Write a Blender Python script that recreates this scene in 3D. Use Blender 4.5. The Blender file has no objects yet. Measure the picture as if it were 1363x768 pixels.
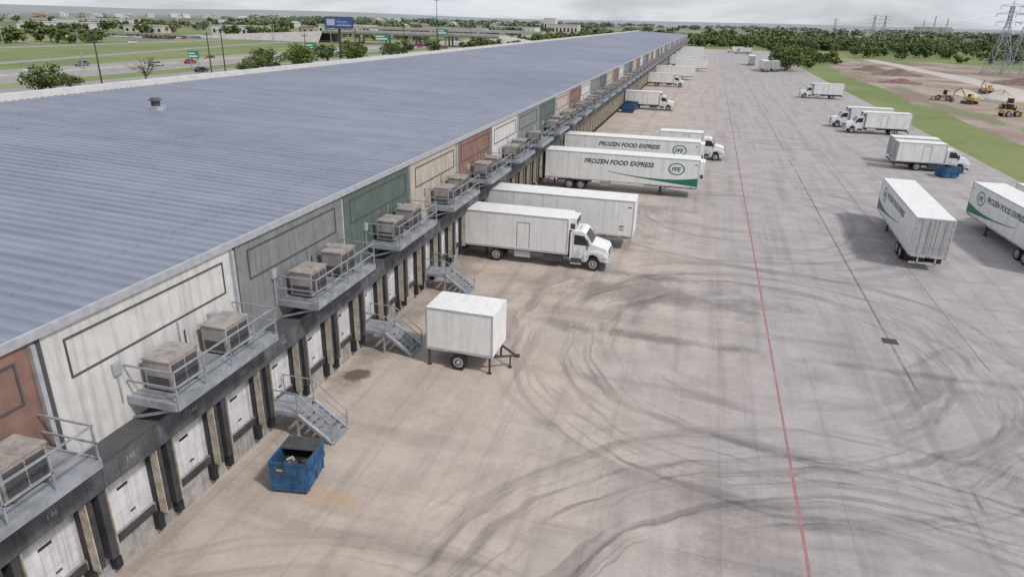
import bpy, math, random
from mathutils import Matrix, Vector
random.seed(7)
scene=bpy.context.scene
R=math.radians
# ------------------------------------------------------------ material helpers
class NT:
    def __init__(s,nt): s.nt=nt
    def n(s,t,**k):
        nd=s.nt.nodes.new(t)
        for a,b in k.items(): setattr(nd,a,b)
        return nd
    def put(s,sock,v):
        if isinstance(v,bpy.types.NodeSocket): s.nt.links.new(v,sock)
        elif v is not None:
            if hasattr(sock.default_value,'__len__') and not hasattr(v,'__len__'): v=(v,)*len(sock.default_value)
            if hasattr(v,'__len__') and len(sock.default_value)==4 and len(v)==3: v=(*v,1)
            sock.default_value=v
    def m(s,op,a,b=None,c=None,clamp=False):
        nd=s.n('ShaderNodeMath',operation=op,use_clamp=clamp)
        s.put(nd.inputs[0],a)
        if b is not None: s.put(nd.inputs[1],b)
        if c is not None: s.put(nd.inputs[2],c)
        return nd.outputs[0]
    def noise(s,vec,scale,detail=4,rough=.55,dist=0):
        nd=s.n('ShaderNodeTexNoise'); s.put(nd.inputs['Vector'],vec)
        nd.inputs['Scale'].default_value=scale; nd.inputs['Detail'].default_value=detail
        nd.inputs['Roughness'].default_value=rough; nd.inputs['Distortion'].default_value=dist
        return nd.outputs[0]
    def ramp(s,v,a,b,c=0.,d=1.):
        nd=s.n('ShaderNodeMapRange',interpolation_type='SMOOTHSTEP'); s.put(nd.inputs[0],v)
        nd.inputs[1].default_value=a; nd.inputs[2].default_value=b; nd.inputs[3].default_value=c; nd.inputs[4].default_value=d
        return nd.outputs[0]
    def mix(s,f,a,b,bt='MIX'):
        nd=s.n('ShaderNodeMix',data_type='RGBA',blend_type=bt); s.put(nd.inputs[0],f); s.put(nd.inputs[6],a); s.put(nd.inputs[7],b)
        return nd.outputs[2]
    def scl(s,vec,x,y,z):
        nd=s.n('ShaderNodeVectorMath',operation='MULTIPLY'); s.put(nd.inputs[0],vec); nd.inputs[1].default_value=(x,y,z); return nd.outputs[0]
    def xyz(s,x,y,z=0.):
        nd=s.n('ShaderNodeCombineXYZ'); s.put(nd.inputs[0],x); s.put(nd.inputs[1],y); s.put(nd.inputs[2],z); return nd.outputs[0]
    def sep(s,v):
        nd=s.n('ShaderNodeSeparateXYZ'); s.put(nd.inputs[0],v); return nd.outputs
    def gain(s,col,f):
        nd=s.n('ShaderNodeVectorMath',operation='SCALE'); s.put(nd.inputs[0],col); s.put(nd.inputs[3],f); return nd.outputs[0]
def newmat(name,rough=.7,metal=0.):
    m=bpy.data.materials.new(name); m.use_nodes=True
    b=m.node_tree.nodes['Principled BSDF']; b.inputs['Roughness'].default_value=rough; b.inputs['Metallic'].default_value=metal
    return m,NT(m.node_tree),b
MATS={}
def mat(name,col,rough=.7,metal=0.,ns=3.,amt=.12,streak=0.,spec=None):
    if name in MATS: return MATS[name]
    m,t,b=newmat(name,rough,metal)
    tc=t.n('ShaderNodeTexCoord').outputs['Object']
    f=t.ramp(t.noise(tc,ns,3,.6),.3,.7,1-amt,1+amt*.5)
    if streak:
        g=t.ramp(t.noise(t.scl(tc,2.6,2.6,.15),1.6,3,.65),.42,.72,1,1-streak)
        f=t.m('MULTIPLY',f,g)
    c=t.gain(col,f); t.put(b.inputs['Base Color'],c)
    if spec is not None: b.inputs['Specular IOR Level'].default_value=spec
    MATS[name]=m; return m
WHITE=mat('white_vehicle_paint',(.76,.76,.75),.45,0,1.2,.06,.15)
RAIL=mat('aluminium_rail',(.5,.52,.54),.45,.3,4,.15)
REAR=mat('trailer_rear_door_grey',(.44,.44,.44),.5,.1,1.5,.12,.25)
BLACK=mat('black_rubber',(.022,.022,.024),.8,0,5,.2)
RIM=mat('wheel_rim',(.5,.5,.5),.4,.4,8,.2)
GLASS=mat('dark_window_glass',(.02,.03,.035),.1,0,2,.1)
DGREY=mat('dark_grey_plastic',(.07,.07,.075),.6,0,3,.2)
CHASSIS=mat('chassis_steel',(.06,.055,.055),.7,0,3,.3)
GREEN=mat('green_graphic_paint',(.01,.16,.09),.5,0,3,.1)
TXT=mat('lettering_dark_green',(.03,.07,.07),.5,0,3,.1)
RED=mat('red_lamp',(.35,.03,.03),.4)
LAMP=mat('headlamp_lens',(.8,.8,.75),.2)
GALV=mat('galvanised_steel',(.32,.345,.38),.5,.2,2,.25)
BLUE=mat('blue_dumpster_paint',(.03,.105,.23),.65,0,2,.4,.4)
YEL=mat('yellow_machine_paint',(.50,.34,.12),.6,0,2,.2)
BEIGE=mat('hvac_beige_paint',(.34,.31,.29),.6,0,2,.18,.3)
# ------------------------------------------------------------ mesh builder
class MB:
    def __init__(s): s.v=[];s.f=[];s.mi=[];s.mats=[]
    def idx(s,m):
        if m not in s.mats: s.mats.append(m)
        return s.mats.index(m)
    def add(s,vs,fs,m):
        o=len(s.v); s.v+= [tuple(p) for p in vs]; k=s.idx(m)
        for f in fs: s.f.append(tuple(i+o for i in f)); s.mi.append(k)
    def box(s,x0,x1,y0,y1,z0,z1,m,M=None):
        vs=[(x0,y0,z0),(x1,y0,z0),(x1,y1,z0),(x0,y1,z0),(x0,y0,z1),(x1,y0,z1),(x1,y1,z1),(x0,y1,z1)]
        if M is not None: vs=[M@Vector(p) for p in vs]
        s.add(vs,[(0,3,2,1),(4,5,6,7),(0,1,5,4),(1,2,6,5),(2,3,7,6),(3,0,4,7)],m)
    def prism(s,prof,y0,y1,m):
        n=len(prof); vs=[(x,y0,z) for x,z in prof]+[(x,y1,z) for x,z in prof]
        fs=[tuple(range(n)),tuple(range(2*n-1,n-1,-1))]
        for i in range(n):
            j=(i+1)%n; fs.append((j,i,i+n,j+n))
        s.add(vs,fs,m)
    def cyl(s,p,q,r0,r1,m,n=14):
        p=Vector(p);q=Vector(q);d=(q-p).normalized()
        a=d.orthogonal().normalized(); b=d.cross(a)
        vs=[]
        for c,r in((p,r0),(q,r1)):
            for i in range(n):
                t=2*math.pi*i/n; vs.append(c+a*(r*math.cos(t))+b*(r*math.sin(t)))
        fs=[tuple(range(n))[::-1],tuple(range(n,2*n))]
        for i in range(n):
            j=(i+1)%n; fs.append((i,j,j+n,i+n))
        s.add(vs,fs,m)
    def bar(s,p,q,r,m): s.cyl(p,q,r*1.2,r*1.2,m,4)
    def text(s,txt,size,M,m,bold=0.,shear=0.):
        cu=bpy.data.curves.new('t','FONT'); cu.body=txt; cu.size=size; cu.offset=bold; cu.resolution_u=3; cu.shear=shear
        ob=bpy.data.objects.new('t',cu); me=bpy.data.meshes.new_from_object(ob)
        s.add([M@v.co for v in me.vertices],[tuple(p.vertices) for p in me.polygons],m)
        bpy.data.objects.remove(ob); bpy.data.curves.remove(cu); bpy.data.meshes.remove(me)
    def mesh(s,name,smooth=False,bevel=0.):
        me=bpy.data.meshes.new(name); me.from_pydata(s.v,[],s.f)
        for m in s.mats: me.materials.append(m)
        me.polygons.foreach_set('material_index',s.mi)
        if smooth: me.polygons.foreach_set('use_smooth',[True]*len(me.polygons))
        me.update()
        if bevel:
            ob=bpy.data.objects.new('tmp',me); scene.collection.objects.link(ob)
            b=ob.modifiers.new('b','BEVEL'); b.width=bevel; b.segments=2; b.limit_method='ANGLE'; b.angle_limit=R(50)
            dg=bpy.context.evaluated_depsgraph_get(); me2=bpy.data.meshes.new_from_object(ob.evaluated_get(dg))
            bpy.data.objects.remove(ob); me2.name=name; return me2
        return me
def put(name,me,loc=(0,0,0),rz=0.,parent=None,scale=None,rot=None):
    ob=bpy.data.objects.new(name,me); scene.collection.objects.link(ob); ob.location=loc
    ob.rotation_euler=rot if rot else (0,0,rz)
    if scale: ob.scale=scale
    if parent: ob.parent=parent
    return ob
def empty(name,loc=(0,0,0)):
    e=bpy.data.objects.new(name,None); scene.collection.objects.link(e); e.location=loc; return e
# ------------------------------------------------------------ world + sun + camera
sund=Vector((.80,-.34,1.0)).normalized()
el=math.asin(sund.z); az=math.atan2(sund.x,sund.y)
w=bpy.data.worlds.new('World'); scene.world=w; w.use_nodes=True
t=NT(w.node_tree); bg=w.node_tree.nodes['Background']
sky=t.n('ShaderNodeTexSky',sky_type='NISHITA'); sky.sun_disc=False; sky.sun_elevation=el; sky.sun_rotation=az
sky.air_density=1.0; sky.dust_density=1.5; sky.ozone_density=2.
g=t.n('ShaderNodeTexCoord').outputs['Generated']
cl=t.noise(t.scl(g,1,1,5),3.2,4,.6,.3)
cm=t.ramp(cl,.36,.6,.5,.95)
cc=t.mix(t.ramp(t.noise(t.scl(g,1,1,7),6,4,.6),.35,.7),(6.2,6.5,7.2,1),(7.1,7.2,7.4,1))
t.put(bg.inputs[0],t.mix(cm,sky.outputs[0],cc)); bg.inputs[1].default_value=.115
sl=bpy.data.lights.new('sun','SUN'); sl.energy=2.6; sl.angle=R(6); sl.color=(1,.93,.87)
so=bpy.data.objects.new('sun',sl); scene.collection.objects.link(so); so.rotation_euler=sund.to_track_quat('Z','Y').to_euler(); so.location=(60,-40,80)
cd=bpy.data.cameras.new('camera'); cd.lens=24.0; cd.sensor_width=36; cd.clip_end=20000; cd.clip_start=.1
cam=bpy.data.objects.new('camera',cd); scene.collection.objects.link(cam)
Mr=Matrix.Rotation(R(14.88),4,'Z')@Matrix.Rotation(R(90-21.59),4,'X')@Matrix.Rotation(.025,4,'Z')
cam.matrix_world=Matrix.Translation((0,0,17))@Mr
scene.camera=cam
scene.view_settings.view_transform='Standard'; scene.view_settings.look='None'; scene.view_settings.exposure=0
HAZE_TINT=(.27,.31,.33,1)  # painted aerial haze: base-colour tint for far terrain and trees, no volume
# ------------------------------------------------------------ terrain
m,t,b=newmat('terrain_grass_and_fields',.95); TERR=m
P=t.n('ShaderNodeNewGeometry').outputs['Position']
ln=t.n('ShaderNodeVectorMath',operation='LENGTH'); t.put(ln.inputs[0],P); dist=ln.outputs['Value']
c=t.mix(t.ramp(t.noise(P,.03,4),.35,.65),(.105,.165,.04,1),(.175,.215,.07,1))
c=t.mix(t.ramp(t.noise(P,.6,4),.35,.75,0,.6),c,(.22,.215,.10,1))
c=t.mix(t.ramp(t.noise(P,.006,3),.57,.64,0,.6),c,(.29,.26,.18,1))
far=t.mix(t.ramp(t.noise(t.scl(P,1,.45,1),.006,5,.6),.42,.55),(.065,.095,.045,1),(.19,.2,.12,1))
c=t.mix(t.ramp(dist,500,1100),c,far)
c=t.mix(t.ramp(dist,350,4500,0,.78),c,HAZE_TINT)  # haze painted into the ground colour, growing with distance from origin
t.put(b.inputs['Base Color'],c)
bm=MB(); N=70
def gx(i): 
    s=(i/N-.5)*2; return math.copysign(abs(s)**2.2,s)*7500
def hz(x,y):
    r=math.hypot(x,y)
    if r<900: return -.12
    k=min(1,(r-900)/3000)
    return -.12+k*(10*math.sin(x*.0011+1)+8*math.sin(y*.0013+x*.0007)+ -4)+max(0,(r-4500)/3000)*14
vs=[(gx(i),gx(j)+1500,hz(gx(i),gx(j)+1500)) for j in range(N+1) for i in range(N+1)]
fs=[(j*(N+1)+i,j*(N+1)+i+1,(j+1)*(N+1)+i+1,(j+1)*(N+1)+i) for j in range(N) for i in range(N)]
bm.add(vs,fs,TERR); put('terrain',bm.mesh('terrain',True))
# ------------------------------------------------------------ yard concrete
m,t,b=newmat('yard_concrete',.8); YARD=m
P=t.n('ShaderNodeNewGeometry').outputs['Position']; X,Y,Z=t.sep(P)
big=t.noise(P,.11,4,.6); med=t.noise(P,.38,5,.7); fine=t.noise(P,5,4,.7)
xm=t.m('ADD',X,t.m('MULTIPLY',t.m('SUBTRACT',big,.5),24))
c=t.mix(t.ramp(xm,-11,7),(.455,.39,.34,1),(.375,.342,.335,1))
c=t.mix(t.ramp(X,5.2,5.4,0,.5),c,(.36,.34,.345,1))
f=t.ramp(med,.3,.7,.84,1.07)
f=t.m('MULTIPLY',f,t.ramp(fine,.25,.75,.93,1.05))
f=t.m('MULTIPLY',f,t.ramp(t.noise(t.scl(P,1,.045,1),.9,4,.65),.45,.72,1,.80))
f=t.m('MULTIPLY',f,t.ramp(t.noise(t.scl(P,.14,1,1),.4,4,.65),.5,.75,1,.76))
patch=t.ramp(med,.36,.6,.35,1.)
def arcs(cx,cy,r0,r1,amp,fr,seed,th0=.5,th1=.64):
    dx=t.m('SUBTRACT',X,cx); dy=t.m('SUBTRACT',Y,cy)
    r=t.m('SQRT',t.m('ADD',t.m('MULTIPLY',dx,dx),t.m('MULTIPLY',dy,dy))); th=t.m('ARCTAN2',dy,dx)
    r=t.m('ADD',r,t.m('MULTIPLY',big,2.5))
    v=t.xyz(t.m('MULTIPLY',r,fr),t.m('MULTIPLY',th,.9),seed)
    nz=t.ramp(t.noise(v,1,3,.55),th0,th1)
    band=t.m('MULTIPLY',t.ramp(r,r0+1,r0+4),t.ramp(r,r1-2,r1+2,1,0))
    return t.m('SUBTRACT',1,t.m('MULTIPLY',t.m('MULTIPLY',t.m('MULTIPLY',nz,band),patch),amp))
for a in ((8,12,9,19,.42,1.1,0),(9,11,10,18,.36,3.0,5,.54,.66),(5,38,6,17,.36,.9,9),(5,36,7,16,.32,2.8,3,.54,.66),(24,30,7,18,.28,.9,7,.54,.7),(-8,4,4,15,.28,1.6,12),(4,66,6,19,.30,1.2,15)):
    f=t.m('MULTIPLY',f,arcs(*a))
def blob(cx,cy,rx,ry,amp,th0=.1,th1=1.):
    dx=t.m('DIVIDE',t.m('SUBTRACT',X,cx),rx); dy=t.m('DIVIDE',t.m('SUBTRACT',Y,cy),ry)
    r=t.m('SQRT',t.m('ADD',t.m('MULTIPLY',dx,dx),t.m('MULTIPLY',dy,dy)))
    r=t.m('ADD',r,t.m('ADD',t.m('MULTIPLY',t.m('SUBTRACT',med,.5),2.2),t.m('MULTIPLY',t.m('SUBTRACT',fine,.5),.5)))
    return t.ramp(r,th0,th1,1-amp,1)
for a in ((-2,43.5,11,3.5,.32),(-1,36.6,7,.9,.45),(-6.5,37,2,1.2,.3),(-9,57,8,4,.24),(14,36.5,12,.6,.30),(-7,66,9,3,.24),(14.5,60,4,7,.18),(-15.5,45,1.5,34,.25),(2,22,2.2,5,.2),(16,27,6,3,.16),(-3,47,7,.8,.32),(-5,26,1.2,.8,.2),(9,18,5,2,.18)):
    f=t.m('MULTIPLY',f,blob(*a))
def joint(v,per,wd,amt):
    pp=t.m('PINGPONG',v,per/2); return t.ramp(pp,wd*.4,wd,1-amt,1)
f=t.m('MULTIPLY',f,joint(t.m('ADD',X,200.),4.6,.05,.10)); f=t.m('MULTIPLY',f,joint(t.m('ADD',Y,200.),6.1,.05,.08))
crk=t.m('ABSOLUTE',t.m('SUBTRACT',t.m('ADD',X,t.m('MULTIPLY',fine,.25)),12.2))
f=t.m('MULTIPLY',f,t.m('MAXIMUM',t.ramp(crk,.03,.12,.5,1),t.ramp(big,.42,.58)))
c=t.gain(c,f)
rust=t.m('SUBTRACT',1,blob(-12.0,18.6,2.0,.8,1.)); c=t.mix(t.m('MULTIPLY',rust,.45),c,(.42,.28,.14,1))
wd=t.m('SUBTRACT',1,blob(-15.3,27.6,.95,.75,1.,.5,.95)); c=t.mix(t.m('MULTIPLY',wd,.8),c,(.09,.06,.035,1))
t.put(b.inputs['Base Color'],c)
bm=MB(); bm.box(-16.9,38,-60,520,-.6,0,YARD); put('yard_pavement',bm.mesh('yard_pavement'))
def paint(name,col,thr,mx):
    m,t,b=newmat(name,.8); P=t.n('ShaderNodeNewGeometry').outputs['Position']
    tr=t.n('ShaderNodeBsdfTransparent'); ms=t.n('ShaderNodeMixShader')
    t.put(b.inputs['Base Color'],col); t.put(ms.inputs[0],t.ramp(t.noise(P,1.4,4,.75),thr,thr+.22,.12,mx)); 
    t.nt.links.new(tr.outputs[0],ms.inputs[1]); t.nt.links.new(b.outputs[0],ms.inputs[2])
    t.nt.links.new(ms.outputs[0],t.nt.nodes['Material Output'].inputs[0]); return m
bm=MB(); pr=paint('red_line_paint',(.44,.215,.225,1),.36,.75); pr2=paint('faded_red_line_paint',(.42,.26,.26,1),.42,.5)
bm.box(5.2,5.32,-10,330,.003,.005,pr); bm.box(16.4,16.52,38,330,.003,.005,pr2)
put('painted_lane_lines',bm.mesh('painted_lane_lines'))
bm=MB(); bm.box(11.7,12.5,40.2,40.9,.0,.03,CHASSIS)
for i in range(7): bm.box(11.75+i*.1,11.8+i*.1,40.25,40.85,.03,.04,DGREY)
put('storm_drain_grate',bm.mesh('drain'))
# ------------------------------------------------------------ warehouse
wh=empty('long_warehouse_building')
WX=-16.8; Y0=4.3-8.5*6; NB=68; Y1=Y0+8.5*NB; BW=8.5
bayc=[mat('wall_brown_red',(.24,.14,.115),.8,0,1.5,.18,.28),mat('wall_white',(.58,.57,.56),.8,0,1.5,.1,.24),mat('wall_grey',(.21,.22,.225),.8,0,1.5,.14,.24),mat('wall_green',(.10,.135,.12),.8,0,1.5,.16,.24),mat('wall_tan',(.46,.41,.35),.8,0,1.5,.13,.24)]
TRIM=mat('dark_trim',(.075,.075,.08),.7); CONC=mat('dock_concrete',(.36,.345,.335),.85,0,2,.25,.4)
HEAD=mat('dock_header_grey',(.10,.105,.115),.75,0,1.5,.4,.4); PAD=mat('dock_pad_black',(.05,.05,.055),.85,0,2,.35)
TAN=mat('pad_edge_tan',(.42,.37,.30),.8,0,3,.3); DOOR=mat('dock_door_white',(.64,.64,.66),.55,0,1.5,.14,.35); DARKIN=mat('dark_interior',(.02,.02,.022),.9)
SOFF=mat('gutter_metal',(.42,.44,.47),.5,.2,3,.15); NUM=mat('faded_number_paint',(.30,.30,.31),.8)
wl=MB(); dk=MB(); hv=MB()
wl.box(-50.9,-17.0,Y0,Y1,0,8.5,bayc[2])
rj=random.Random(11)
for k in range(NB):
    ys=Y0+k*BW; cm_=bayc[(k-6)%5] 
    near=ys<120
    wl.box(-17.05,WX,ys+.09,ys+BW-.09,3.4,8.56,cm_)
    wl.box(-17.05,WX-.02,ys-.09,ys+.09,1.3,8.56,TRIM)
    wl.box(WX-.02,WX+.13,ys-.30,ys-.16,1.3,8.5,SOFF)
    a,bb,z0,z1=ys+.75,ys+BW-.75,6.95,8.15
    for q in ((a,bb,z0,z0+.06),(a,bb,z1,z1+.06),(a,a+.06,z0+.06,z1),(bb-.06,bb,z0+.06,z1)): wl.box(WX-.01,WX+.03,q[0],q[1],q[2],q[3],TRIM)
    if near:
        o=rj.uniform(-.2,.2)
        wl.box(WX,WX+.18,ys+6.5+o,ys+6.85+o,6.1,6.6,SOFF); wl.box(WX,WX+.12,ys+2.1,ys+2.4,6.3+o,6.7+o,SOFF)
        wl.bar((WX+.05,ys+2.25,5.3),(WX+.05,ys+2.25,6.3+o),.025,SOFF); wl.bar((WX+.05,ys+6.7,5.3),(WX+.05,ys+6.7,6.1),.025,SOFF)
        wl.bar((WX+.05,ys+5.05,5.3),(WX+.05,ys+5.05,6.9),.025,SOFF); wl.bar((WX+.05,ys+5.3,5.3),(WX+.05,ys+5.3,6.5),.02,TRIM)
    dk.box(-17.05,-16.55,ys,ys+BW,0,1.28,CONC)
    dk.box(-17.05,-16.0,ys+.002,ys+BW-.002,3.55,4.45,HEAD)
    dk.box(-17.05,-15.94,ys+.05,ys+BW-.05,4.45,4.53,TRIM)
    for d in range(3):
        yc=ys+1.42+d*BW/3
        opened=rj.random()<.15 and ys>25
        dk.box(-16.9,-16.74,yc-1.08,yc+1.08,1.28,3.55,DARKIN)
        if not opened:
            for i in range(4): dk.box(-16.70,-16.62,yc-1.04,yc+1.04,1.30+i*.56,1.30+i*.56+.545,DOOR)
            dk.box(-16.62,-16.61,yc-.22,yc+.22,2.66,2.76,GLASS)
            dk.box(-16.62,-16.59,yc+.1,yc+.3,1.6,1.66,TRIM)
        dk.box(-16.55,-16.47,yc-.95,yc+.95,1.0,1.26,PAD)
        for sg in(-1,1):
            y_=yc+sg*1.05
            dk.box(-17.0,-16.12,min(y_,y_+sg*.24),max(y_,y_+sg*.24),.95,3.55,PAD)
            e0=y_+sg*.005-sg*.05; dk.box(-16.35,-16.06,min(e0,e0+sg*.04),max(e0,e0+sg*.04),.95,3.55,TAN)
            dk.box(-16.55,-16.3,yc+sg*.95-.12,yc+sg*.95+.12,.3,.92,BLACK)
        if 5<yc<95:
            no=str(148-int(round((yc-5)/2.83)))
            M=Matrix(((0,0,1,-15.994),(1,0,0,yc-.2),(0,1,0,3.9),(0,0,0,1)))
            dk.text(no,.26,M,NUM,0)
    p0,p1=ys+2.5,ys+8.0; PX=-14.95; pz=5.2
    hv.box(WX+.002,PX,p0,p1,pz+.12,pz+.17,GALV)
    hv.box(PX,PX+.07,p0,p1,pz-.05,pz+.22,GALV); hv.box(WX+.002,PX,p0-.06,p0,pz-.05,pz+.22,GALV); hv.box(WX+.002,PX,p1,p1+.06,pz-.05,pz+.22,GALV)
    np_=5
    for i in range(np_):
        y_=p0+.05+(p1-p0-.1)*i/(np_-1)
        hv.bar((PX+.03,y_,pz),(PX+.03,y_,pz+1.3),.028,GALV)
        if i in(0,2,4):
            hv.bar((PX,y_,pz),(WX+.05,y_,pz-.62),.05,GALV); hv.bar((PX,y_,pz),(WX,y_,pz),.05,GALV)
    for h in(.75,1.3):
        hv.bar((PX+.03,p0,pz+h),(PX+.03,p1,pz+h),.028,GALV)
        for y_ in (p0+.03,p1-.03): hv.bar((PX+.03,y_,pz+h),(WX+.05,y_,pz+h),.028,GALV)
    for yc in (ys+3.8+rj.uniform(-.12,.12),ys+6.45+rj.uniform(-.12,.12)):
        if rj.random()<.06 and ys>40: continue
        x0,x1=WX+.28,WX+1.3; z0=pz+.27; z1=z0+1.02+rj.uniform(-.08,.08)
        hv.box(x0,x1,yc-.66,yc+.66,z0,z1,BEIGE); hv.box(x0-.03,x1+.03,yc-.70,yc+.70,z1,z1+.05,BEIGE)
        hv.box(x1,x1+.015,yc-.58,yc+.58,z0+.12,z1-.12,TRIM)
        hv.box(x1+.015,x1+.03,yc-.02,yc+.02,z0+.1,z1-.1,BEIGE)
        if near:
            for i in range(6): hv.box(x1+.015,x1+.035,yc-.56,yc+.56,z0+.2+i*.11,z0+.225+i*.11,DGREY)
            hv.box(x0+.1,x1-.1,yc-.02,yc+.02,z1+.05,z1+.065,BEIGE)
        hv.box(x0+.1,x1-.1,yc-.675,yc-.66,z0+.1,z0+.45,DGREY)
        hv.box(x0,x1,yc-.5,yc-.4,pz+.17,z0,TRIM); hv.box(x0,x1,yc+.4,yc+.5,pz+.17,z0,TRIM)
        hv.box(WX,x0,yc-.35,yc+.35,z0+.25,z0+.85,SOFF)
wl.box(-16.80,-16.68,Y0,Y1,8.60,8.86,SOFF)
wl.box(-51.6,-51.0,Y0,Y1,0,10.75,mat('parapet_white',(.60,.59,.57),.7,0,1,.1))
wl.box(-51.0,-17.0,Y1-.3,Y1,8.4,8.6,SOFF)
for yy in (Y0+.02,Y1-.02): wl.add([(-51,yy,8.4),(-17,yy,8.4),(-17,yy,8.72),(-51,yy,10.2)],[(0,1,2,3)],bayc[2])
m,t,b=newmat('standing_seam_roof',.36,.25); P=t.n('ShaderNodeNewGeometry').outputs['Position']
rc=t.mix(t.ramp(t.noise(P,.05,3),.3,.7),(.235,.26,.325,1),(.28,.305,.365,1))
ff=t.m('MULTIPLY',t.ramp(t.noise(t.scl(P,.06,1.6,1),1.,3,.6),.3,.7,.88,1.07),t.ramp(t.noise(P,.35,4,.7),.3,.75,1.04,.9))
pan=t.ramp(t.m('PINGPONG',t.m('ADD',t.sep(P)[0],300.),6.1),.04,.09,.88,1)
t.put(b.inputs['Base Color'],t.gain(rc,t.m('MULTIPLY',ff,pan)))
rf=MB(); vs=[];fs=[]; pitch=.62
n=int((Y1-Y0)/pitch)
for i in range(n):
    yb=Y0+i*pitch
    for (dy,dz) in ((0,0),(.34,0),(.41,.085),(.55,.085)):
        vs.append((-16.79,yb+dy,8.76+dz)); vs.append((-51.0,yb+dy,10.2+dz))
for i in range(len(vs)//2-1): a=i*2; fs.append((a,a+2,a+3,a+1))
rf.add(vs,fs,m)
put('roof',rf.mesh('roof'),parent=wh); put('walls',wl.mesh('walls'),parent=wh); put('loading_docks',dk.mesh('docks'),parent=wh); put('rooftop_units_and_platforms',hv.mesh('units'),parent=wh)
bm=MB()
bm.box(-.5,.5,-.5,.5,0,.35,SOFF); bm.cyl((0,0,.35),(0,0,.75),.32,.32,DGREY); bm.cyl((0,0,.75),(0,0,.95),.5,.3,DGREY)
put('roof_vent',bm.mesh('vent'),(-40.5,44.7,9.75))
# ------------------------------------------------------------ stairs
def stair(y):
    bm=MB(); h=1.25; L=1.5; ws=1.3
    bm.box(0,L,0,ws,h-.06,h,GALV)
    for yy in(0,ws): 
        bm.box(0,L,yy-.03,yy+.03,h-.2,h-.06,GALV)
        bm.bar((L-.06,yy,0),(L-.06,yy,h),.05,GALV)
        bm.bar((L,yy,h-.08),(L+1.55,yy,.05),.09,GALV)
        bm.bar((L,yy,h+.95),(L+1.55,yy,1.0),.022,GALV); bm.bar((L,yy,h+.5),(L+1.55,yy,.55),.018,GALV)
        bm.bar((L,yy,h),(L,yy,h+.95),.022,GALV); bm.bar((L+1.55,yy,0),(L+1.55,yy,1.0),.022,GALV)
    bm.bar((0.05,0,h),(0.05,0,h+.95),.022,GALV); bm.bar((0,0,h+.95),(L,0,h+.95),.022,GALV); bm.bar((0,0,h+.5),(L,0,h+.5),.018,GALV)
    bm.bar((0.05,ws,h),(0.05,ws,h+.95),.022,GALV); bm.bar((0,ws,h+.95),(L,ws,h+.95),.022,GALV)
    for i in range(6):
        x=L+.02+i*.26; z=h-.2*(i+1)+.0; bm.box(x,x+.3,.03,ws-.03,z-.04,z,GALV)
    put('metal_dock_stairs',bm.mesh('stairs'),(-16.5,y,0))
for y in (21.7,30.2,39.4): stair(y)
# ------------------------------------------------------------ dumpster
def dumpster_mesh():
    bm=MB(); W=1.55;L=2.0
    prof=[(0,.12),(L-.25,.12),(L,1.0),(L,1.15),(0,1.3)]
    bm.prism(prof,-W/2,-W/2+.05,BLUE); bm.prism(prof,W/2-.05,W/2,BLUE)
    bm.box(0,.05,-W/2+.05,W/2-.05,.12,1.3,BLUE); bm.box(.05,L-.27,-W/2+.05,W/2-.05,.12,.17,BLUE)
    bm.add([(L-.25,-W/2+.05,.12),(L-.25,W/2-.05,.12),(L,W/2-.05,1.0),(L,-W/2+.05,1.0),(L-.3,-W/2+.05,.12),(L-.3,W/2-.05,.12),(L-.05,W/2-.05,1.0),(L-.05,-W/2+.05,1.0)],[(0,1,2,3),(7,6,5,4),(3,2,6,7)],BLUE)
    bm.box(L-.05,L,-W/2+.05,W/2-.05,1.0,1.14,BLUE)
    bm.box(-.04,0,-W/2,W/2,1.2,1.28,BLUE); bm.box(-.03,0,-W/2,W/2,.3,.36,BLUE)
    for s in(-1,1):
        bm.box(.15,1.75,s*W/2-(.1 if s<0 else 0),s*W/2+(.1 if s>0 else 0),.62,.82,BLUE)
        for x in(.1,.9,1.6): bm.box(x,x+.07,s*W/2-(.05 if s<0 else 0),s*W/2+(.05 if s>0 else 0),.15,1.1,BLUE)
        bm.box(-.02,L+.03,s*W/2-.04,s*W/2+.04,1.22,1.28,BLUE,Matrix.Rotation(R(3),4,'Y'))
    bm.box(.06,1.9,-W/2+.06,W/2-.06,.5,.75,DARKIN)
    rd=random.Random(4)
    for i in range(16):
        x=rd.uniform(.2,1.0); y=rd.uniform(-.5,.5); bm.box(-.16,.16,-.12,.12,0,.12,rd.choice((DGREY,CHASSIS,BEIGE)),Matrix.Translation((x,y,.75))@Matrix.Rotation(rd.random()*3,4,'Z')@Matrix.Rotation(rd.uniform(-.5,.5),4,'X'))
    M=Matrix.Translation((0,0,1.2))@Matrix.Rotation(R(4),4,'Y'); bm.box(1.05,2.0,-W/2,W/2,0.08,.12,DGREY,M)
    for i in range(5): bm.box(1.07,1.98,-W/2+.12+i*.3,-W/2+.17+i*.3,.12,.14,DGREY,M)
    bm.box(-.046,-.04,.2,.45,.95,1.05,YEL)
    for x in(.15,1.5):
        for s in(-.6,.6): bm.cyl((x,s-.03,.07),(x,s+.03,.07),.07,.07,BLACK,10)
    return bm.mesh('dumpster',bevel=.012)
DM=dumpster_mesh()
put('blue_dumpster',DM,(-13.4,18.35,0),R(99),scale=(.95,.92,1.08))
put('blue_dumpster',DM,(29.0,94.6,0),R(20),scale=(1.1,1.1,1.1))
for y in (141,146,170): put('blue_dumpster',DM,(-15.6,y,0),0,scale=(1.3,1.3,1.3))
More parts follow.
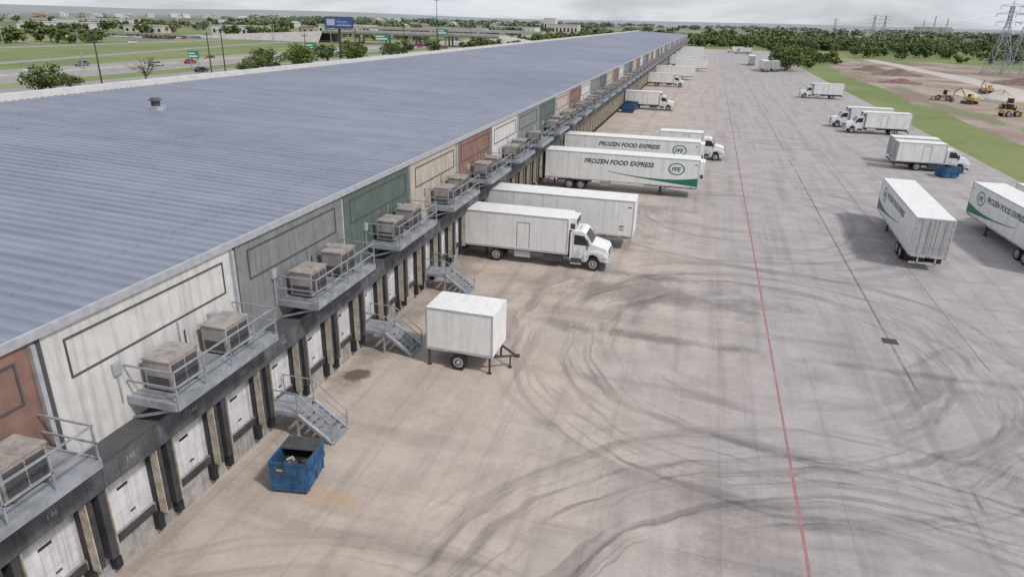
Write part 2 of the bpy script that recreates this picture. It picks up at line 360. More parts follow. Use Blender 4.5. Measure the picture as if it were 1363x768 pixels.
# ------------------------------------------------------------ vehicles
def wheel(bm,x,y,side,r=.5,w=.27,dual=False):
    ws=w*2.1 if dual else w
    y0=y; y1=y-side*ws
    bm.cyl((x,y0,r),(x,y1,r),r,r,BLACK,20)
    bm.cyl((x,y0+side*.004,r),(x,y0-side*.05,r),r*.6,r*.6,RIM,16)
    bm.cyl((x,y0+side*.05,r),(x,y0,r),r*.2,r*.25,RIM,10)
    bm.cyl((x,y0+side*.006,r),(x,y0-side*.02,r),r*.42,r*.42,DGREY,12)
def vanbox(bm,x0,x1,z0,z1,W=2.55,ribs=False):
    h=W/2
    bm.box(x0,x1,-h,h,z0,z1,WHITE)
    for s in(-1,1):
        ys=sorted((s*h,s*(h+.02)))
        bm.box(x0,x1,ys[0],ys[1],z0-.03,z0+.12,RAIL); bm.box(x0,x1,ys[0],ys[1],z1-.09,z1+.012,RAIL)
        for x in(x0,x1-.08): bm.box(x,x+.08,ys[0],ys[1],z0+.12,z1-.09,RAIL)
        if ribs:
            n=int((x1-x0)/1.22)
            for i in range(1,n): 
                x=x0+(x1-x0)*i/n; y2=sorted((s*h,s*(h+.003))); bm.box(x,x+.02,y2[0],y2[1],z0+.12,z1-.09,RAIL)
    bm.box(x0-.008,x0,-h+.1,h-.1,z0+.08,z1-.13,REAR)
    bm.box(x0-.03,x0,-h,-h+.1,z0,z1,RAIL); bm.box(x0-.03,x0,h-.1,h,z0,z1,RAIL); bm.box(x0-.03,x0,-h+.1,h-.1,z1-.13,z1,RAIL); bm.box(x0-.05,x0,-h+.1,h-.1,z0-.1,z0+.08,RAIL)
    bm.box(x0-.012,x0-.009,-.015,.015,z0+.08,z1-.13,DGREY)
    for y in(-.75,-.3,.3,.75): bm.cyl((x0-.03,y,z0+.1),(x0-.03,y,z1-.15),.016,.016,RAIL,6); bm.box(x0-.06,x0-.02,y-.09,y+.09,z0+.7,z0+.76,RAIL)
    for y in(-h+.12,h-.22,-.15,0.05): bm.box(x0-.06,x0-.05,y,y+.1,z0-.06,z0+.02,RED)
    for s in (-1,1):
        for i in range(4): bm.box(x0-.035,x0,s*(h-.15)-.05,s*(h-.15)+.05,z0+.4+i*.6,z0+.5+i*.6,RAIL)
    n=int((x1-x0)/1.2)
    for i in range(1,n): x=x0+(x1-x0)*i/n; bm.box(x,x+.02,-h+.03,h-.03,z1,z1+.006,WHITE)
def reefer(bm,x,z0,z1,W=1.9):
    bm.box(x,x+.5,-W/2,W/2,z0,z1,WHITE); bm.box(x+.5,x+.53,-W/2+.15,W/2-.15,z0+(z1-z0)*.45,z1-.1,DGREY)
    bm.box(x+.5,x+.525,-W/2+.15,W/2-.15,z0+.08,z0+(z1-z0)*.38,RAIL)
    for s in(-1,1): 
        ys=sorted((s*W/2,s*(W/2+.012))); bm.box(x+.08,x+.42,ys[0],ys[1],z0+.1,z0+.5,DGREY)
def trailer_mesh(L=16.1,logo=True,ref=True):
    bm=MB(); z0,z1=1.12,4.02; vanbox(bm,0,L,z0,z1,2.6,True)
    if ref: reefer(bm,L,2.0,3.8)
    for x in (1.9+.8,1.9+2.05) if L>13 else (1.6,2.85):
        for s in(-1,1): wheel(bm,x,s*1.28,s,.51,.28,True)
        bm.cyl((x,-1.2,.51),(x,1.2,.51),.08,.08,CHASSIS,8)
    bm.box(1.4,5.0,-.6,-.45,.75,1.09,CHASSIS); bm.box(1.4,5.0,.45,.6,.75,1.09,CHASSIS)
    for s in(-1,1):
        xg=L-3.9
        bm.box(xg,xg+.14,s*.85-.07,s*.85+.07,.08,1.09,CHASSIS); bm.box(xg-.12,xg+.26,s*.85-.14,s*.85+.14,0.01,.06,CHASSIS)
        bm.bar((xg+.07,s*.85,.4),(xg+1.0,s*.7,1.08),.03,CHASSIS)
        bm.box(1.0,1.04,s*1.0-.28,s*1.0+.28,.3,1.05,BLACK)
        bm.box(L-.5,L-.25,s*1.304-.002,s*1.304+.002,3.45,3.55,TXT)
        for i in range(8): bm.box(.6+i*(L-1.4)/7,.85+i*(L-1.4)/7,s*1.322-.003,s*1.322+.003,z0-.0,z0+.05,RED)
    bm.box(L-3.9,L-3.76,-.85,.85,.5,.58,CHASSIS)
    for y in(-.6,.6): bm.box(.0,.08,y-.05,y+.05,.5,1.05,RAIL)
    bm.box(0,.1,-1.15,1.15,.48,.6,RAIL); bm.box(6.0,7.0,-1.0,-.3,.55,1.05,RAIL)
    bm.box(L-5.5,L-.1,-1.2,1.2,.98,1.09,CHASSIS)
    h=1.308
    if logo:
        for s in(-1,1):
            if s<0: M=Matrix(((1,0,0,L-11.9),(0,0,-1,-h),(0,1,0,2.95),(0,0,0,1)))
            else: M=Matrix(((-1,0,0,L-3.4),(0,0,1,h),(0,1,0,2.95),(0,0,0,1)))
            bm.text('FROZEN FOOD EXPRESS',.66,M,TXT,.022,.25)
            c=L-2.3
            def P3(x,z,e=0): return (x,s*(h+e),z)
            def ring(r0,r1,sx,col,e,cx=c,cz=2.95):
                n=28; vs=[];fs=[]
                for i in range(n):
                    a=2*math.pi*i/n
                    vs.extend([P3(cx+r0*sx*math.cos(a),cz+r0*math.sin(a),e),P3(cx+r1*sx*math.cos(a),cz+r1*math.sin(a),e)])
                for i in range(n): a=2*i;b_=2*((i+1)%n); fs.append((a,a+1,b_+1,b_))
                bm.add(vs,fs,col)
            ring(.52,.62,1.35,GREEN,0)
            if s<0: M=Matrix(((1,0,0,c-.52),(0,0,-1,-h),(0,1,0,2.72),(0,0,0,1)))
            else: M=Matrix(((-1,0,0,c+.52),(0,0,1,h),(0,1,0,2.72),(0,0,0,1)))
            bm.text('FFE',.62,M,GREEN,.02,.2)
            n=24; vs=[];fs=[]
            for i in range(n+1):
                u=i/n; x=L-9.5+u*9.4
                top=2.30-1.0*u**.8+ (0.85*u**3); bot=max(2.28-1.02*u**.7,1.26)
                vs+=[P3(x,bot),P3(x,max(top,bot+.01))]
            for i in range(n): fs.append((2*i,2*i+2,2*i+3,2*i+1))
            bm.add(vs,fs,GREEN)
    else:
        for s in(-1,1): bm.box(L-1.1,L-.75,s*h-.002,s*h+.002,1.9,2.0,TXT)
        bm.box(L-1.1,L-.75,-h-.002,-h+.002,1.6,1.8,YEL)
    return bm.mesh('trailer',bevel=.018)
def boxtruck_mesh(L=8.2,ref=True,zt=3.75):
    bm=MB(); z0=1.08; vanbox(bm,0,L,z0,zt,2.5)
    if ref: reefer(bm,L,2.85,zt-.02,1.8)
    for s in(-1,1):
        h=1.252
        for q in ((L*.52,L*.52+.04,z0+.2,z0+2.1),(L*.52+.95,L*.52+.99,z0+.2,z0+2.1),(L*.52+.04,L*.52+.95,z0+2.06,z0+2.1)): bm.box(q[0],q[1],s*h-.006,s*h+.006,q[2],q[3],DGREY)
        wheel(bm,2.6,s*1.22,s,.5,.27,True); wheel(bm,L+1.9,s*1.15,s,.5,.28)
        bm.box(1.75,1.79,s*.95-.27,s*.95+.27,.3,1.0,BLACK)
    bm.cyl((2.6,-1.1,.5),(2.6,1.1,.5),.09,.09,CHASSIS,8); bm.cyl((L+1.9,-1,.5),(L+1.9,1,.5),.07,.07,CHASSIS,8)
    for s in(-1,1): bm.box(.2,L+2.6,s*.42-.05,s*.42+.05,.68,1.0,CHASSIS)
    bm.box(4.0,5.2,-1.15,-.6,.5,.95,RAIL); bm.cyl((L-1.8,.95,.72),(L-.4,.95,.72),.3,.3,RAIL,14)
    bm.box(L-1.8,L-.4,-1.2,-.75,.45,.95,DGREY)
    bm.box(-.02,.12,-1.2,1.2,.5,.65,CHASSIS)
    c=L+.15
    prof=[(c,.62),(c+1.35,.62),(c+1.42,1.12),(c+1.7,1.22),(c+2.0,1.1),(c+2.25,.75),(c+2.72,.72),(c+2.8,1.0),(c+2.75,1.5),(c+2.6,1.72),(c+1.6,1.98),(c+1.05,2.75),(c+.8,2.86),(c+.15,2.86),(c,2.75)]
    bm.prism(prof,-1.08,1.08,WHITE)
    for s in(-1,1):
        ys=sorted((s*1.02,s*1.2)); 
        fp=[(c+1.15,.75),(c+1.3,1.15),(c+1.6,1.35),(c+2.0,1.32),(c+2.3,1.1),(c+2.75,1.05),(c+2.75,1.18),(c+2.45,1.4),(c+2.0,1.5),(c+1.5,1.48),(c+1.1,1.25)]
        bm.prism(fp,ys[0],ys[1],WHITE)
        h=1.085
        pts=[(c+.28,s*h,1.85),(c+1.45,s*h,1.85),(c+1.0,s*h,2.55),(c+.28,s*h,2.6)]
        bm.add(pts,[(0,1,2,3)],GLASS)
        for q in((c+.2,c+.22,.9,2.7),(c+1.28,c+1.3,.9,1.8)): bm.box(q[0],q[1],s*h-.004,s*h+.004,q[2],q[3],DGREY)
        bm.box(c+1.25,c+1.35,s*1.42-.07,s*1.42+.07,1.7,2.35,DGREY); bm.bar((c+1.3,s*1.05,2.3),(c+1.3,s*1.4,2.3),.02,DGREY); bm.bar((c+1.3,s*1.05,1.8),(c+1.3,s*1.4,1.8),.02,DGREY)
        bm.box(c+.1,c+.9,s*1.13-.1,s*1.13+.1,.42,.5,RAIL); bm.box(c+.1,c+.9,s*1.1-.06,s*1.1+.06,.5,.85,DGREY)
        bm.box(c+2.72,c+2.82,s*.88-.15,s*.88+.15,1.12,1.36,LAMP)
    e=.012
    bm.add([(c+1.58+e,-.95,2.03+e),(c+1.58+e,.95,2.03+e),(c+1.1+e,.88,2.68+e),(c+1.1+e,-.88,2.68+e)],[(0,1,2,3)],GLASS)
    bm.box(c+2.77,c+2.83,-.6,.6,.95,1.5,DGREY)
    for i in range(5): bm.box(c+2.83,c+2.845,-.58,.58,1.0+i*.1,1.04+i*.1,RAIL)
    bm.box(c+2.7,c+2.95,-1.15,1.15,.45,.75,RAIL)
    for y in(-.5,-.25,0,.25,.5): bm.box(c+.5,c+.6,y-.04,y+.04,2.86,2.9,YEL)
    return bm.mesh('box_truck',bevel=.018)
TR=trailer_mesh(16.1,True); TR14=trailer_mesh(14.6,True); TRP=trailer_mesh(12.2,False,False); BT=boxtruck_mesh(8.0); BTs=boxtruck_mesh(5.6,False,3.5); BTm=boxtruck_mesh(7.0,True,3.6)
def veh(name,me,x,y,rz): return put(name,me,(x,y,0),R(rz))
veh('box_truck',BT,-16.3,47.85,0)
veh('semi_trailer',TRP,-16.4,53.6,0)
veh('semi_trailer',TR,-15.7,73.1,0)
veh('semi_trailer',TR,-15.9,84.4,.3)
veh('box_truck',BTs,-5.2,95.6,0)
veh('box_truck',BTm,-15.9,148.3,0)
veh('box_truck',BTm,-16.0,205,0)
veh('semi_trailer',TRP,-12.2,278,0)
veh('semi_trailer',TRP,-16,233,0)
for y in (300,317,335,352,372,398,430): veh('semi_trailer',TRP,-16+random.random()*2,y,0)
veh('semi_trailer',TR14,17.5,55.1,87.2)
veh('semi_trailer',TR14,26.9,56.6,93.2)
veh('semi_trailer',TR14,30.4,57.5,92)
veh('box_truck',BTs,24.6,98.9,0); veh('box_truck',BTs,24.9,103.0,0)
veh('box_truck',BTm,33.8,131.2,181); veh('box_truck',BTm,32.5,137.8,180)
veh('box_truck',BTm,33,191.5,180)
veh('semi_trailer',TRP,21.5,288,95); veh('semi_trailer',TRP,25,292,92); veh('semi_trailer',TRP,18,330,88); veh('box_truck',BTm,24,455,170); veh('box_truck',BTm,20,470,180)
bm=MB(); vanbox(bm,0,3.6,1.0,3.3,2.3,False)
for s in(-1,1):
    wheel(bm,1.75,s*1.18,s,.45,.25)
    for x in(.05,3.35): bm.box(x,x+.09,s*1.0-.05,s*1.0+.05,.05,1.0,CHASSIS); bm.box(x-.06,x+.15,s*1.0-.1,s*1.0+.1,.005,.05,CHASSIS)
    bm.bar((3.4,s*.8,.85),(4.5,0,.75),.05,CHASSIS); bm.box(0,3.6,s*.6-.05,s*.6+.05,.78,.97,CHASSIS)
    bm.box(1.2,2.3,s*1.05-.13,s*1.05+.13,.93,.99,DGREY)
bm.cyl((1.75,-1,.45),(1.75,1,.45),.06,.06,CHASSIS,8); bm.box(4.4,4.7,-.08,.08,.68,.82,CHASSIS); bm.bar((4.2,0,.75),(4.2,0,.1),.04,CHASSIS); bm.box(4.1,4.3,-.1,.1,.01,.06,CHASSIS)
put('small_cargo_trailer',bm.mesh('pup',bevel=.018),(-12.35,30.75,0),R(-1))
# ------------------------------------------------------------ trees
def leafmat(name,c1,c2):
    m,t,b=newmat(name,.85); oi=t.n('ShaderNodeObjectInfo'); tc=t.n('ShaderNodeTexCoord').outputs['Object']
    P=t.n('ShaderNodeNewGeometry').outputs['Position']
    c=t.mix(t.ramp(t.noise(tc,.8,2),.35,.65),c1,c2)
    c=t.mix(t.m('MULTIPLY',oi.outputs['Random'],.55),c,(.16,.18,.06,1))
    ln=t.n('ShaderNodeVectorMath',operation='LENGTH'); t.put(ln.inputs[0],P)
    c=t.mix(t.ramp(ln.outputs['Value'],250,3200,0,.8),c,HAZE_TINT)  # far leaves take the haze tint in their base colour
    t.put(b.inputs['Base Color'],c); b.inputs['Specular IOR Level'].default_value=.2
    return m
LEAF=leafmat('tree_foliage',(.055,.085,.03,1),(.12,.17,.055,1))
BARK=mat('bark',(.12,.10,.08),.9)
def tree_mesh(seed,h,r,clumps,per,ls,bare=False):
    rd=random.Random(seed); bm=MB()
    bm.cyl((0,0,-.3),(0,0,h*.45),h*.035,h*.02,BARK,7)
    for i in range(clumps):
        a=rd.random()*6.28; u=rd.random()**.5; zz=h*(.30+.60*rd.random())
        k=math.sin(min(1,max(.15,(zz/h-.15)/.85))*math.pi)**.5
        c=Vector((math.cos(a)*u*r*k,math.sin(a)*u*r*k,zz))
        bm.cyl((0,0,h*(.15+.2*rd.random())),c,h*.012,h*.004,BARK,4)
        if bare:
            for j in range(5): bm.cyl(c*.7+Vector((0,0,h*.15)),c+Vector((rd.gauss(0,.9),rd.gauss(0,.9),rd.random()*1.6)),.05,.02,BARK,3)
            continue
        cr=r*(.28+.2*rd.random())
        for j in range(per):
            d=Vector((rd.gauss(0,1),rd.gauss(0,1),rd.gauss(0,.75))).normalized()*cr*rd.random()**.35
            p=c+d; n=(d.normalized()*.6+Vector((rd.gauss(0,.5),rd.gauss(0,.5),rd.gauss(0,.5)+.3))).normalized()
            e=n.orthogonal().normalized(); f=n.cross(e); s=ls*(.6+.8*rd.random())
            bm.add([p-e*s-f*s*.6,p+e*s*.8-f*s,p+e*s+f*s*.7,p-e*s*.7+f*s],[(0,1,2,3)],LEAF)
    return bm.mesh('tree')
NEART=[tree_mesh(i,7,3.6,18,60,.22) for i in range(4)]
FART=[tree_mesh(20+i,8,4.5,11,16,.7) for i in range(5)]
BIGT=[tree_mesh(40+i,9,12,22,12,1.6) for i in range(4)]
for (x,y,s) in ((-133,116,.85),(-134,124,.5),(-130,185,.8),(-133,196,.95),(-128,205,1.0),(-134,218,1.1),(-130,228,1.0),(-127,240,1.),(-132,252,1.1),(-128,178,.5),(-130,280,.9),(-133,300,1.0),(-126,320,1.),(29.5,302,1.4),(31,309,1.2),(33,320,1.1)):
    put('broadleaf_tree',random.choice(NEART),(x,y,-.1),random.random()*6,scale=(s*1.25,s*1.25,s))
put('bare_tree',tree_mesh(99,6.5,3.2,22,0,0,True),(-134,146,-.1))
def scatter(parent,mesh,n,fx,ok,smin,smax):
    c=0;tries=0
    while c<n and tries<n*30:
        tries+=1; x,y=fx()
        if not ok(x,y): continue
        s=smin+(smax-smin)*random.random(); put('tree_'+str(c),random.choice(mesh),(x,y,hz(x,y)-.2),random.random()*6.28,parent=parent,scale=(s*1.2,s*1.2,s)); c+=1
wd=empty('distant_woodland')
def inroad(x,y): return (-307<x<-282) or (-198<x<-134) or (-62<x<44 and y<560) or (abs(y-420)<20 and -400<x<-100) or (-410<x<-300 and 355<y<410)
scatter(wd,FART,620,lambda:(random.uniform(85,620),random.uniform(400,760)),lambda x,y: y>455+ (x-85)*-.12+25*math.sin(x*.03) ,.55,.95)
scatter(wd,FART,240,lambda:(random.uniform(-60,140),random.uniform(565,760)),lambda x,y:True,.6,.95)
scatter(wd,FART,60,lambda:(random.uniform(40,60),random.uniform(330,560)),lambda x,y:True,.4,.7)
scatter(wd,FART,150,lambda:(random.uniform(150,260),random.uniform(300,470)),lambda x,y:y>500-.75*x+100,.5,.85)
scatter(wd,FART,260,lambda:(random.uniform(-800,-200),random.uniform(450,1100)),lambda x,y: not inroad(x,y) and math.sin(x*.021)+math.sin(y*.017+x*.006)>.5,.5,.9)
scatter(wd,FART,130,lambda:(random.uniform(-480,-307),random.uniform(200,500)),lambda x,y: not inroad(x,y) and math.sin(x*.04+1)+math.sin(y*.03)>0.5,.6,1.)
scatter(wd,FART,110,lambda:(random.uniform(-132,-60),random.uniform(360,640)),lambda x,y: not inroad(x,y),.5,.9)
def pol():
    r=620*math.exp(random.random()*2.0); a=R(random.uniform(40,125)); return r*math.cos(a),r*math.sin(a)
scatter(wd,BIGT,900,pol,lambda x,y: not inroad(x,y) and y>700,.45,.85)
# ------------------------------------------------------------ right-hand site
m,t,b=newmat('bare_dirt',.95); DIRT=m; P=t.n('ShaderNodeNewGeometry').outputs['Position']
c=t.mix(t.ramp(t.noise(P,.035,5,.6),.38,.6),(.22,.155,.13,1),(.36,.29,.25,1)); c=t.mix(t.ramp(t.noise(t.scl(P,1,.3,1),.10,4),.5,.62,0,.8),c,(.15,.18,.08,1))
t.put(b.inputs['Base Color'],t.gain(c,t.ramp(t.noise(P,.8,4,.7),.3,.7,.85,1.1)))
def blobsheet(name,pts,z,mt,jit=1.5,sub=14):
    rd=random.Random(5); out=[]
    for i,(x,y) in enumerate(pts):
        x2,y2=pts[(i+1)%len(pts)]
        for k in range(sub):
            u=k/sub; out.append((x+(x2-x)*u+rd.uniform(-jit,jit),y+(y2-y)*u+rd.uniform(-jit,jit)*2,z))
    bm=MB(); bm.add(out,[tuple(range(len(out)))],mt); return put(name,bm.mesh(name))
blobsheet('dirt_ground',[(49,40),(200,40),(260,300),(170,330),(120,425),(60,440),(50,300)],-.11,DIRT)
PALE=mat('pale_gravel',(.46,.42,.39),.95,0,.2,.1)
blobsheet('gravel_road',[(84,180),(94,180),(96,300),(90,440),(82,440),(86,300)],-.10,PALE,.6)
def pile(x,y,r,h,mt):
    bm=MB(); n=22; rd=random.Random(int(x)); vs=[(0,0,h)];fs=[]
    rings=5
    for k in range(1,rings+1):
        for i in range(n):
            a=6.283*i/n; q=k/rings; rr=r*q*(1+rd.uniform(-.12,.12)); vs.append((rr*math.cos(a)*1.5,rr*math.sin(a),h*(1-q)**1.2*(1+rd.uniform(-.2,.2))-(.2 if k==rings else 0)))
    for i in range(n): fs.append((0,1+i,1+(i+1)%n))
    for k in range(rings-1):
        for i in range(n):
            a=1+k*n+i;b_=1+k*n+(i+1)%n; fs.append((a,a+n,b_+n,b_))
    bm.add(vs,fs,mt); put('dirt_pile',bm.mesh('pile'),(x,y,-.12))
DK=mat('dark_soil',(.18,.125,.105),.95,0,.6,.25)
for a in ((71,306,7,2.4,DK),(66,330,6,2,DK),(62,262,5,1.5,DK),(76,215,5,2.6,PALE),(69,222,4,1.8,PALE),(105,280,8,2.4,DK),(130,300,9,2,DK)): pile(*a)
def excavator():
    bm=MB()
    for s in(-1,1):
        bm.prism([(-1.8,.1),(-2.1,.5),(-1.8,.95),(1.8,.95),(2.1,.5),(1.8,.1)],s*1.15-.3,s*1.15+.3,DGREY)
    bm.cyl((0,0,.9),(0,0,1.2),.8,.8,DGREY); bm.prism([(-2.2,1.2),(1.4,1.2),(1.4,1.9),(-.4,2.1),(-2.3,2.1)],-1.3,1.3,YEL)
    bm.prism([(.1,1.9),(1.45,1.9),(1.3,3.0),(.1,3.0)],-1.3,-.35,YEL); bm.box(.3,1.3,-1.31,-.34,2.2,2.85,GLASS)
    bm.bar((1.2,.2,1.7),(3.4,.2,4.6),.22,YEL); bm.bar((3.4,.2,4.6),(5.6,.2,3.3),.2,YEL); bm.bar((5.6,.2,3.3),(5.9,.2,1.0),.16,YEL)
    bm.prism([(5.4,.2),(6.2,.0),(6.6,.7),(6.1,1.3),(5.6,1.1)],-.35,.75,DGREY); return bm.mesh('excavator')
def loader():
    bm=MB()
    for x in(-1.5,1.4):
        for s in(-1,1): wheel(bm,x,s*1.3,s,.8,.5)
    bm.prism([(-2.6,.9),(-.2,.9),(-.2,1.9),(-2.5,1.8)],-.95,.95,YEL); bm.prism([(-.2,.8),(2,.8),(1.8,1.4),(-.2,1.5)],-.7,.7,YEL)
    bm.prism([(-.9,1.9),(.3,1.9),(.15,3.3),(-.9,3.3)],-.7,.7,GLASS); bm.box(-1,.3,-.78,.78,3.3,3.42,YEL)
    for s in(-.6,.6): bm.bar((.5,s,1.6),(3.0,s,.8),.14,YEL)
    bm.prism([(2.8,.15),(3.9,.1),(3.4,.5),(3.2,1.3),(2.9,1.3)],-1.4,1.4,YEL); return bm.mesh('loader')
EX=excavator(); LD=loader(); q=(.78,.78,.78)
put('excavator',EX,(63,197,-.1),2.2,scale=q); put('wheel_loader',LD,(63,172,-.1),.5,scale=q); put('wheel_loader',LD,(68,187,-.1),1.6,scale=q); put('wheel_loader',LD,(59,204,-.1),2.8,scale=q); put('excavator',EX,(78,232,-.1),1.6,scale=q)
def pylon():
    bm=MB(); H=28; g=GALV
    def w(z): return 3.4*(1-z/20)+.55 if z<20 else .55
    lv=[0,5,9.5,13.5,17,20,23,26]
    for k in range(len(lv)-1):
        a,b_=lv[k],lv[k+1]; wa,wb=w(a),w(b_)
        for (sx,sy) in((1,1),(1,-1),(-1,-1),(-1,1)):
            bm.bar((sx*wa,sy*wa,a),(sx*wb,sy*wb,b_),.11,g)
            nx,ny=(sy,-sx)
            bm.bar((sx*wa,sy*wa,a),(nx*wb,ny*wb,b_),.06,g); bm.bar((nx*wa,ny*wa,a),(sx*wb,sy*wb,b_),.06,g); bm.bar((sx*wb,sy*wb,b_),(nx*wb,ny*wb,b_),.06,g)
    for z,l in((20,4.5),(23.2,5.2),(26,4.2)):
        for s in(-1,1):
            bm.bar((0,0,z+.9),(s*l,0,z),.09,g); bm.bar((0,0,z-.2),(s*l,0,z),.09,g); bm.bar((s*l,0,z),(s*l,0,z-1.3),.07,DGREY)
    bm.bar((0,0,26),(0,0,H),.12,g); return bm.mesh('pylon')
PY=pylon()
for x,y in ((113,333),(135,700),(160,1080)): put('transmission_tower',PY,(x,y,-.1),R(5))
put('transmission_tower',PY,(124,345,-.1),R(5)); put('transmission_tower',PY,(146,712,-.1),R(5))
bm=MB()
def wire(p,q,sag,r=.025):
    p=Vector(p);q=Vector(q);n=12;pr_=p
    for i in range(1,n+1):
        u=i/n; c=p.lerp(q,u); c.z-=sag*4*u*(1-u); bm.cyl(pr_,c,r,r,RAIL,3); pr_=c
for (a,b_) in (((113,333),(135,700)),((135,700),(160,1080)),((96,60),(113,333)),((124,345),(146,712))):
    for z,l in((18.7,4.5),(24.7,4.2)):
        for s in(-1,1): wire((a[0]+s*l,a[1],z),(b_[0]+s*l,b_[1],z),6)
put('power_lines',bm.mesh('wires'))
# ------------------------------------------------------------ left: highway
ASPH=mat('road_asphalt',(.27,.265,.265),.9,0,.15,.12); RC=mat('bridge_concrete',(.42,.40,.38),.85,0,.3,.12); LN=mat('road_line_white',(.7,.7,.68),.8)
bm=MB()
for a,b_ in((-148,-138),(-174,-159),(-192,-177),(-300,-290)): bm.box(a,b_,-200,1400,-.5,-.09,ASPH)
bm.box(-380,-150,411,429,-.5,-.095,ASPH)
for x in (-159.4,-173.6,-177.4,-191.6): bm.box(x-.1,x+.1,-200,1400,-.086,-.082,LN)
for x in (-164,-169,-182,-187,-143):
    for y in range(60,700,12): bm.box(x-.08,x+.08,y,y+4,-.086,-.082,LN)
put('highway_road',bm.mesh('highway'))
bm=MB(); vs=[];n=50
for i in range(n+1):
    u=i/n; y=60+u*360; x=-200-38*math.sin(u*math.pi*.5)**2-10*u; vs+=[(x,y,-.084),(x-8,y,-.084)]
bm.add(vs,[(2*i,2*i+2,2*i+3,2*i+1) for i in range(n)],ASPH); put('highway_ramp_road',bm.mesh('ramp'))
bm=MB(); bm.prism([(-.3,0),(.3,0),(.12,.3),(.09,.85),(-.09,.85),(-.12,.3)],-200,1400,RC); put('median_barrier',bm.mesh('barrier'),(-175.5,0,-.1))
bm=MB()
bm.box(-235,-120,408,424,5.4,6.6,RC); bm.box(-235,-120,407.6,408,6.4,7.5,RC); bm.box(-235,-120,424,424.4,6.4,7.5,RC)
for x in(-214,-196,-175.5,-154,-134):
    for y in(410,416,422): bm.cyl((x,y,-.2),(x,y,4.8),.55,.55,RC,12)
    bm.box(x-.7,x+.7,408.5,423.5,4.7,5.4,RC)
bm.add([(-235,408,6.6),(-235,424,6.6),(-360,424,0),(-360,408,0),(-235,402,0),(-235,430,0)],[(0,1,2,3),(0,3,4),(1,5,2)],RC)
bm.add([(-120,408,6.6),(-120,424,6.6),(-70,424,0),(-70,408,0),(-120,402,0),(-120,430,0)],[(1,0,3,2),(0,4,3),(1,2,5)],RC)
bm.box(-300,-120,520,532,6.2,8.0,RC)
for x in range(-290,-120,25): bm.box(x,x+1.5,522,530,-.2,6.2,RC)
put('highway_overpass',bm.mesh('overpass'))
bm=MB(); bm.cyl((0,0,0),(0,0,12),.55,.5,CHASSIS); bm.box(-5.6,5.6,-.35,.35,11.6,15.9,CHASSIS)
BB=mat('billboard_blue',(.045,.075,.24),.4); bm.box(-5.4,5.4,-.42,-.352,11.9,15.6,BB); bm.box(-5.4,5.4,.352,.42,11.9,15.6,BB); bm.box(-5.8,5.8,-1.4,-.36,11.4,11.5,GALV)
BB2=mat('billboard_pale',(.35,.38,.5),.5); bm.box(-4.8,-1.6,-.43,-.422,12.6,15.0,BB2); bm.text('TEXAS',1.5,Matrix(((1,0,0,-1.1),(0,0,-1,-.43),(0,1,0,13.4),(0,0,0,1))),BB2); bm.box(-1.0,4.8,-.43,-.422,12.5,12.9,BB2)
put('billboard',bm.mesh('billboard'),(-145.6,266,-.1),R(28))
def pole(name,x,y,h,arm=0,rz=0):
    bm=MB(); bm.cyl((0,0,0),(0,0,h),.2,.12,CHASSIS if not arm else GALV,8)
    if arm: 
        bm.bar((0,0,h-.2),(arm,0,h+.3),.07,GALV); bm.box(arm-.1,arm+.8,-.15,.15,h+.2,h+.38,GALV)
        bm.bar((0,0,h-.2),(-arm,0,h+.3),.07,GALV); bm.box(-arm-.8,-arm+.1,-.15,.15,h+.2,h+.38,GALV)
    else:
        bm.bar((-1.3,0,h-.8),(1.3,0,h-.8),.09,CHASSIS)
        for q in(-1.2,-.5,.5,1.2): bm.cyl((q,0,h-.75),(q,0,h-.5),.06,.05,GALV,6)
    put(name,bm.mesh(name),(x,y,-.1),rz)
for i,y in enumerate((135,172,180,222,262,305,352,400,450)): pole('utility_pole',-136.5+(i%2)*1.5,y,10.5+(i%3))
pole('utility_pole',-133,342,25); 
for y in range(120,620,48): pole('street_lamp',-175.5,y,11,2.4)
for y in range(150,500,60): pole('street_lamp',-250-y*.02,y,10,1.8)
def gsign(x,y,z,w_,h_,rz=0):
    bm=MB(); G2=mat('sign_green',(.02,.22,.14),.5)
    bm.cyl((0,0,0),(0,0,z),.15,.15,GALV,8); bm.cyl((w_*.7,0,0),(w_*.7,0,z),.15,.15,GALV,8)
    bm.box(-w_*.15,w_*.85,-.16,-.1,z-h_,z,G2); bm.box(-w_*.1,w_*.5,-.17,-.162,z-h_*.4,z-h_*.25,LN); bm.box(-w_*.1,w_*.7,-.17,-.162,z-h_*.8,z-h_*.6,LN)
    put('highway_sign',bm.mesh('hsign'),(x,y,-.1),rz)
gsign(-153,186,5.5,3.2,2.2,R(20)); gsign(-154,255,6,4,2.6,R(20)); gsign(-160,330,8,7,3,R(20)); gsign(-152,118,4,2.5,1.5,R(20)); gsign(-155,400,10,7,3,R(20))
def car_mesh(c):
    bm=MB(); bm.prism([(-2.2,.35),(-2.25,.85),(-1.6,1.0),(.9,1.0),(2.1,.82),(2.25,.5),(2.2,.3)],-.88,.88,c)
    bm.prism([(-1.7,.98),(-1.1,1.45),(.3,1.45),(1.05,.97)],-.74,.74,GLASS); bm.prism([(-1.05,1.44),(-.95,1.5),(.2,1.5),(.3,1.44)],-.7,.7,c)
    for x in(-1.4,1.4):
        for s in(-1,1): wheel(bm,x,s*.9,s,.33,.22)
    return bm.mesh('car')
CARS=[car_mesh(mat('car_paint_'+n,c,.3)) for n,c in(('white',(.7,.7,.7)),('red',(.35,.03,.03)),('grey',(.15,.16,.18)),('black',(.03,.03,.03)),('silver',(.45,.46,.48)))]
for i in range(40):
    x=random.choice((-161.5,-166.5,-171,-179.5,-184.5,-189,-141,-145,-293)); y=random.uniform(110,700)
    put('car',random.choice(CARS),(x,y,-.09),R(90 if x>-175 else -90))
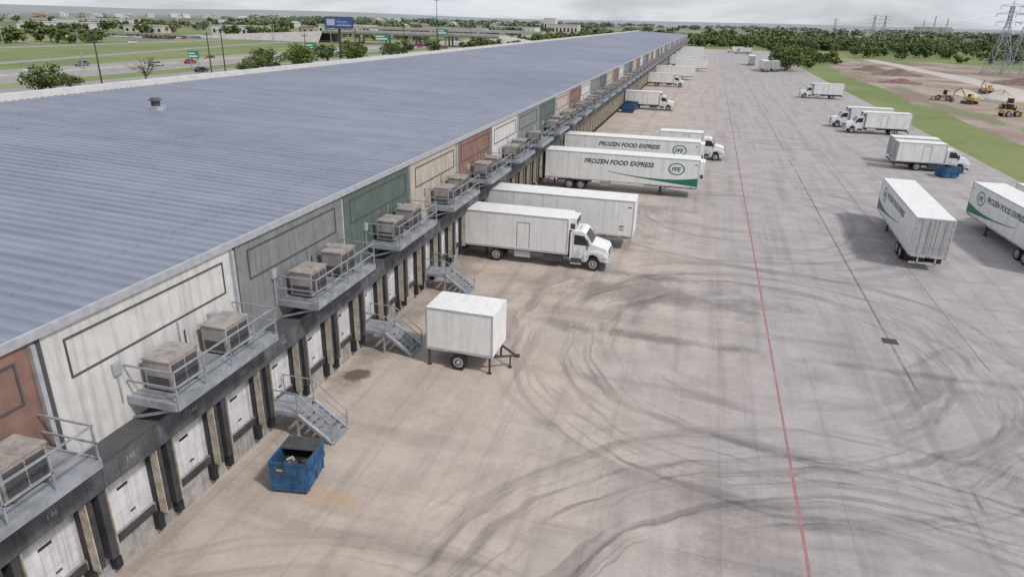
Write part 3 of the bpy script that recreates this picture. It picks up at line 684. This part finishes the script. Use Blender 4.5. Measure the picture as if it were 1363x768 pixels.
for i in range(60): put('car',random.choice(CARS),(-318-(i%20)*3.6,(372,384,397)[i//20],-.08),R(90))
bm=MB(); bm.box(-400,-312,365,404,-.4,-.08,ASPH); put('parking_lot',bm.mesh('lot'))
def bld(x,y,w_,d_,h_,rz,c,gable=False):
    bm=MB(); c2=mat('bld_roof_%d'%(int(c[0]*100)),tuple(v*.75 for v in c),.7); c1=mat('bld_wall_%d'%(int(c[0]*100)),c,.8)
    bm.box(-w_/2,w_/2,-d_/2,d_/2,-.3,h_,c1)
    if gable: bm.prism([(-w_/2-.4,h_),(w_/2+.4,h_),(0,h_+w_*.18)],-d_/2-.4,d_/2+.4,c2)
    else: bm.box(-w_/2-.2,w_/2+.2,-d_/2-.2,d_/2+.2,h_,h_+.5,c2)
    n=int(w_/5)
    for i in range(n):
        xx=-w_/2+(i+.5)*w_/n; bm.box(xx-1,xx+1,-d_/2-.04,-d_/2-.01,1,h_*.6,GLASS)
    put('distant_house' if gable else 'distant_commercial_building',bm.mesh('bld'),(x,y,hz(x,y)),rz)
rd=random.Random(3)
for a in ((-470,440,50,20,6,.3,(.62,.62,.62)),(-420,470,30,18,5,.2,(.55,.5,.45)),(-360,500,40,18,6,.1,(.6,.6,.6)),(-560,560,60,25,7,.2,(.5,.5,.52)),(-330,620,50,22,7,0,(.62,.6,.56)),(-250,700,60,20,6,0,(.5,.42,.36)),(-190,950,40,20,10,0,(.55,.52,.5)),(-215,980,16,16,17,0,(.6,.58,.55)),(-700,500,50,20,5,.2,(.6,.6,.6)),(-230,820,70,25,7,0,(.6,.6,.6))): bld(*a)
for i in range(90):
    x=rd.uniform(-1300,-330); y=rd.uniform(450,1600); bld(x,y,rd.uniform(9,16),rd.uniform(10,18),rd.uniform(3,6),rd.uniform(0,3),rd.choice(((.6,.58,.55),(.4,.33,.28),(.5,.48,.45),(.3,.25,.22))),True)
for i in range(30):
    x=rd.uniform(200,1800); y=rd.uniform(1200,3000); bld(x,y,rd.uniform(14,40),rd.uniform(12,30),rd.uniform(5,10),rd.uniform(0,3),rd.choice(((.6,.58,.55),(.5,.48,.45))),False)
bm=MB()
for x,h in((0,45),(30,40),(-25,34)): bm.cyl((x,0,0),(x,0,h),1.8,1.3,RC,12)
bm.box(-40,45,5,30,0,18,RC); put('distant_power_plant',bm.mesh('plant'),(560,2150,hz(560,2150)))
print('objects',len(bpy.data.objects))
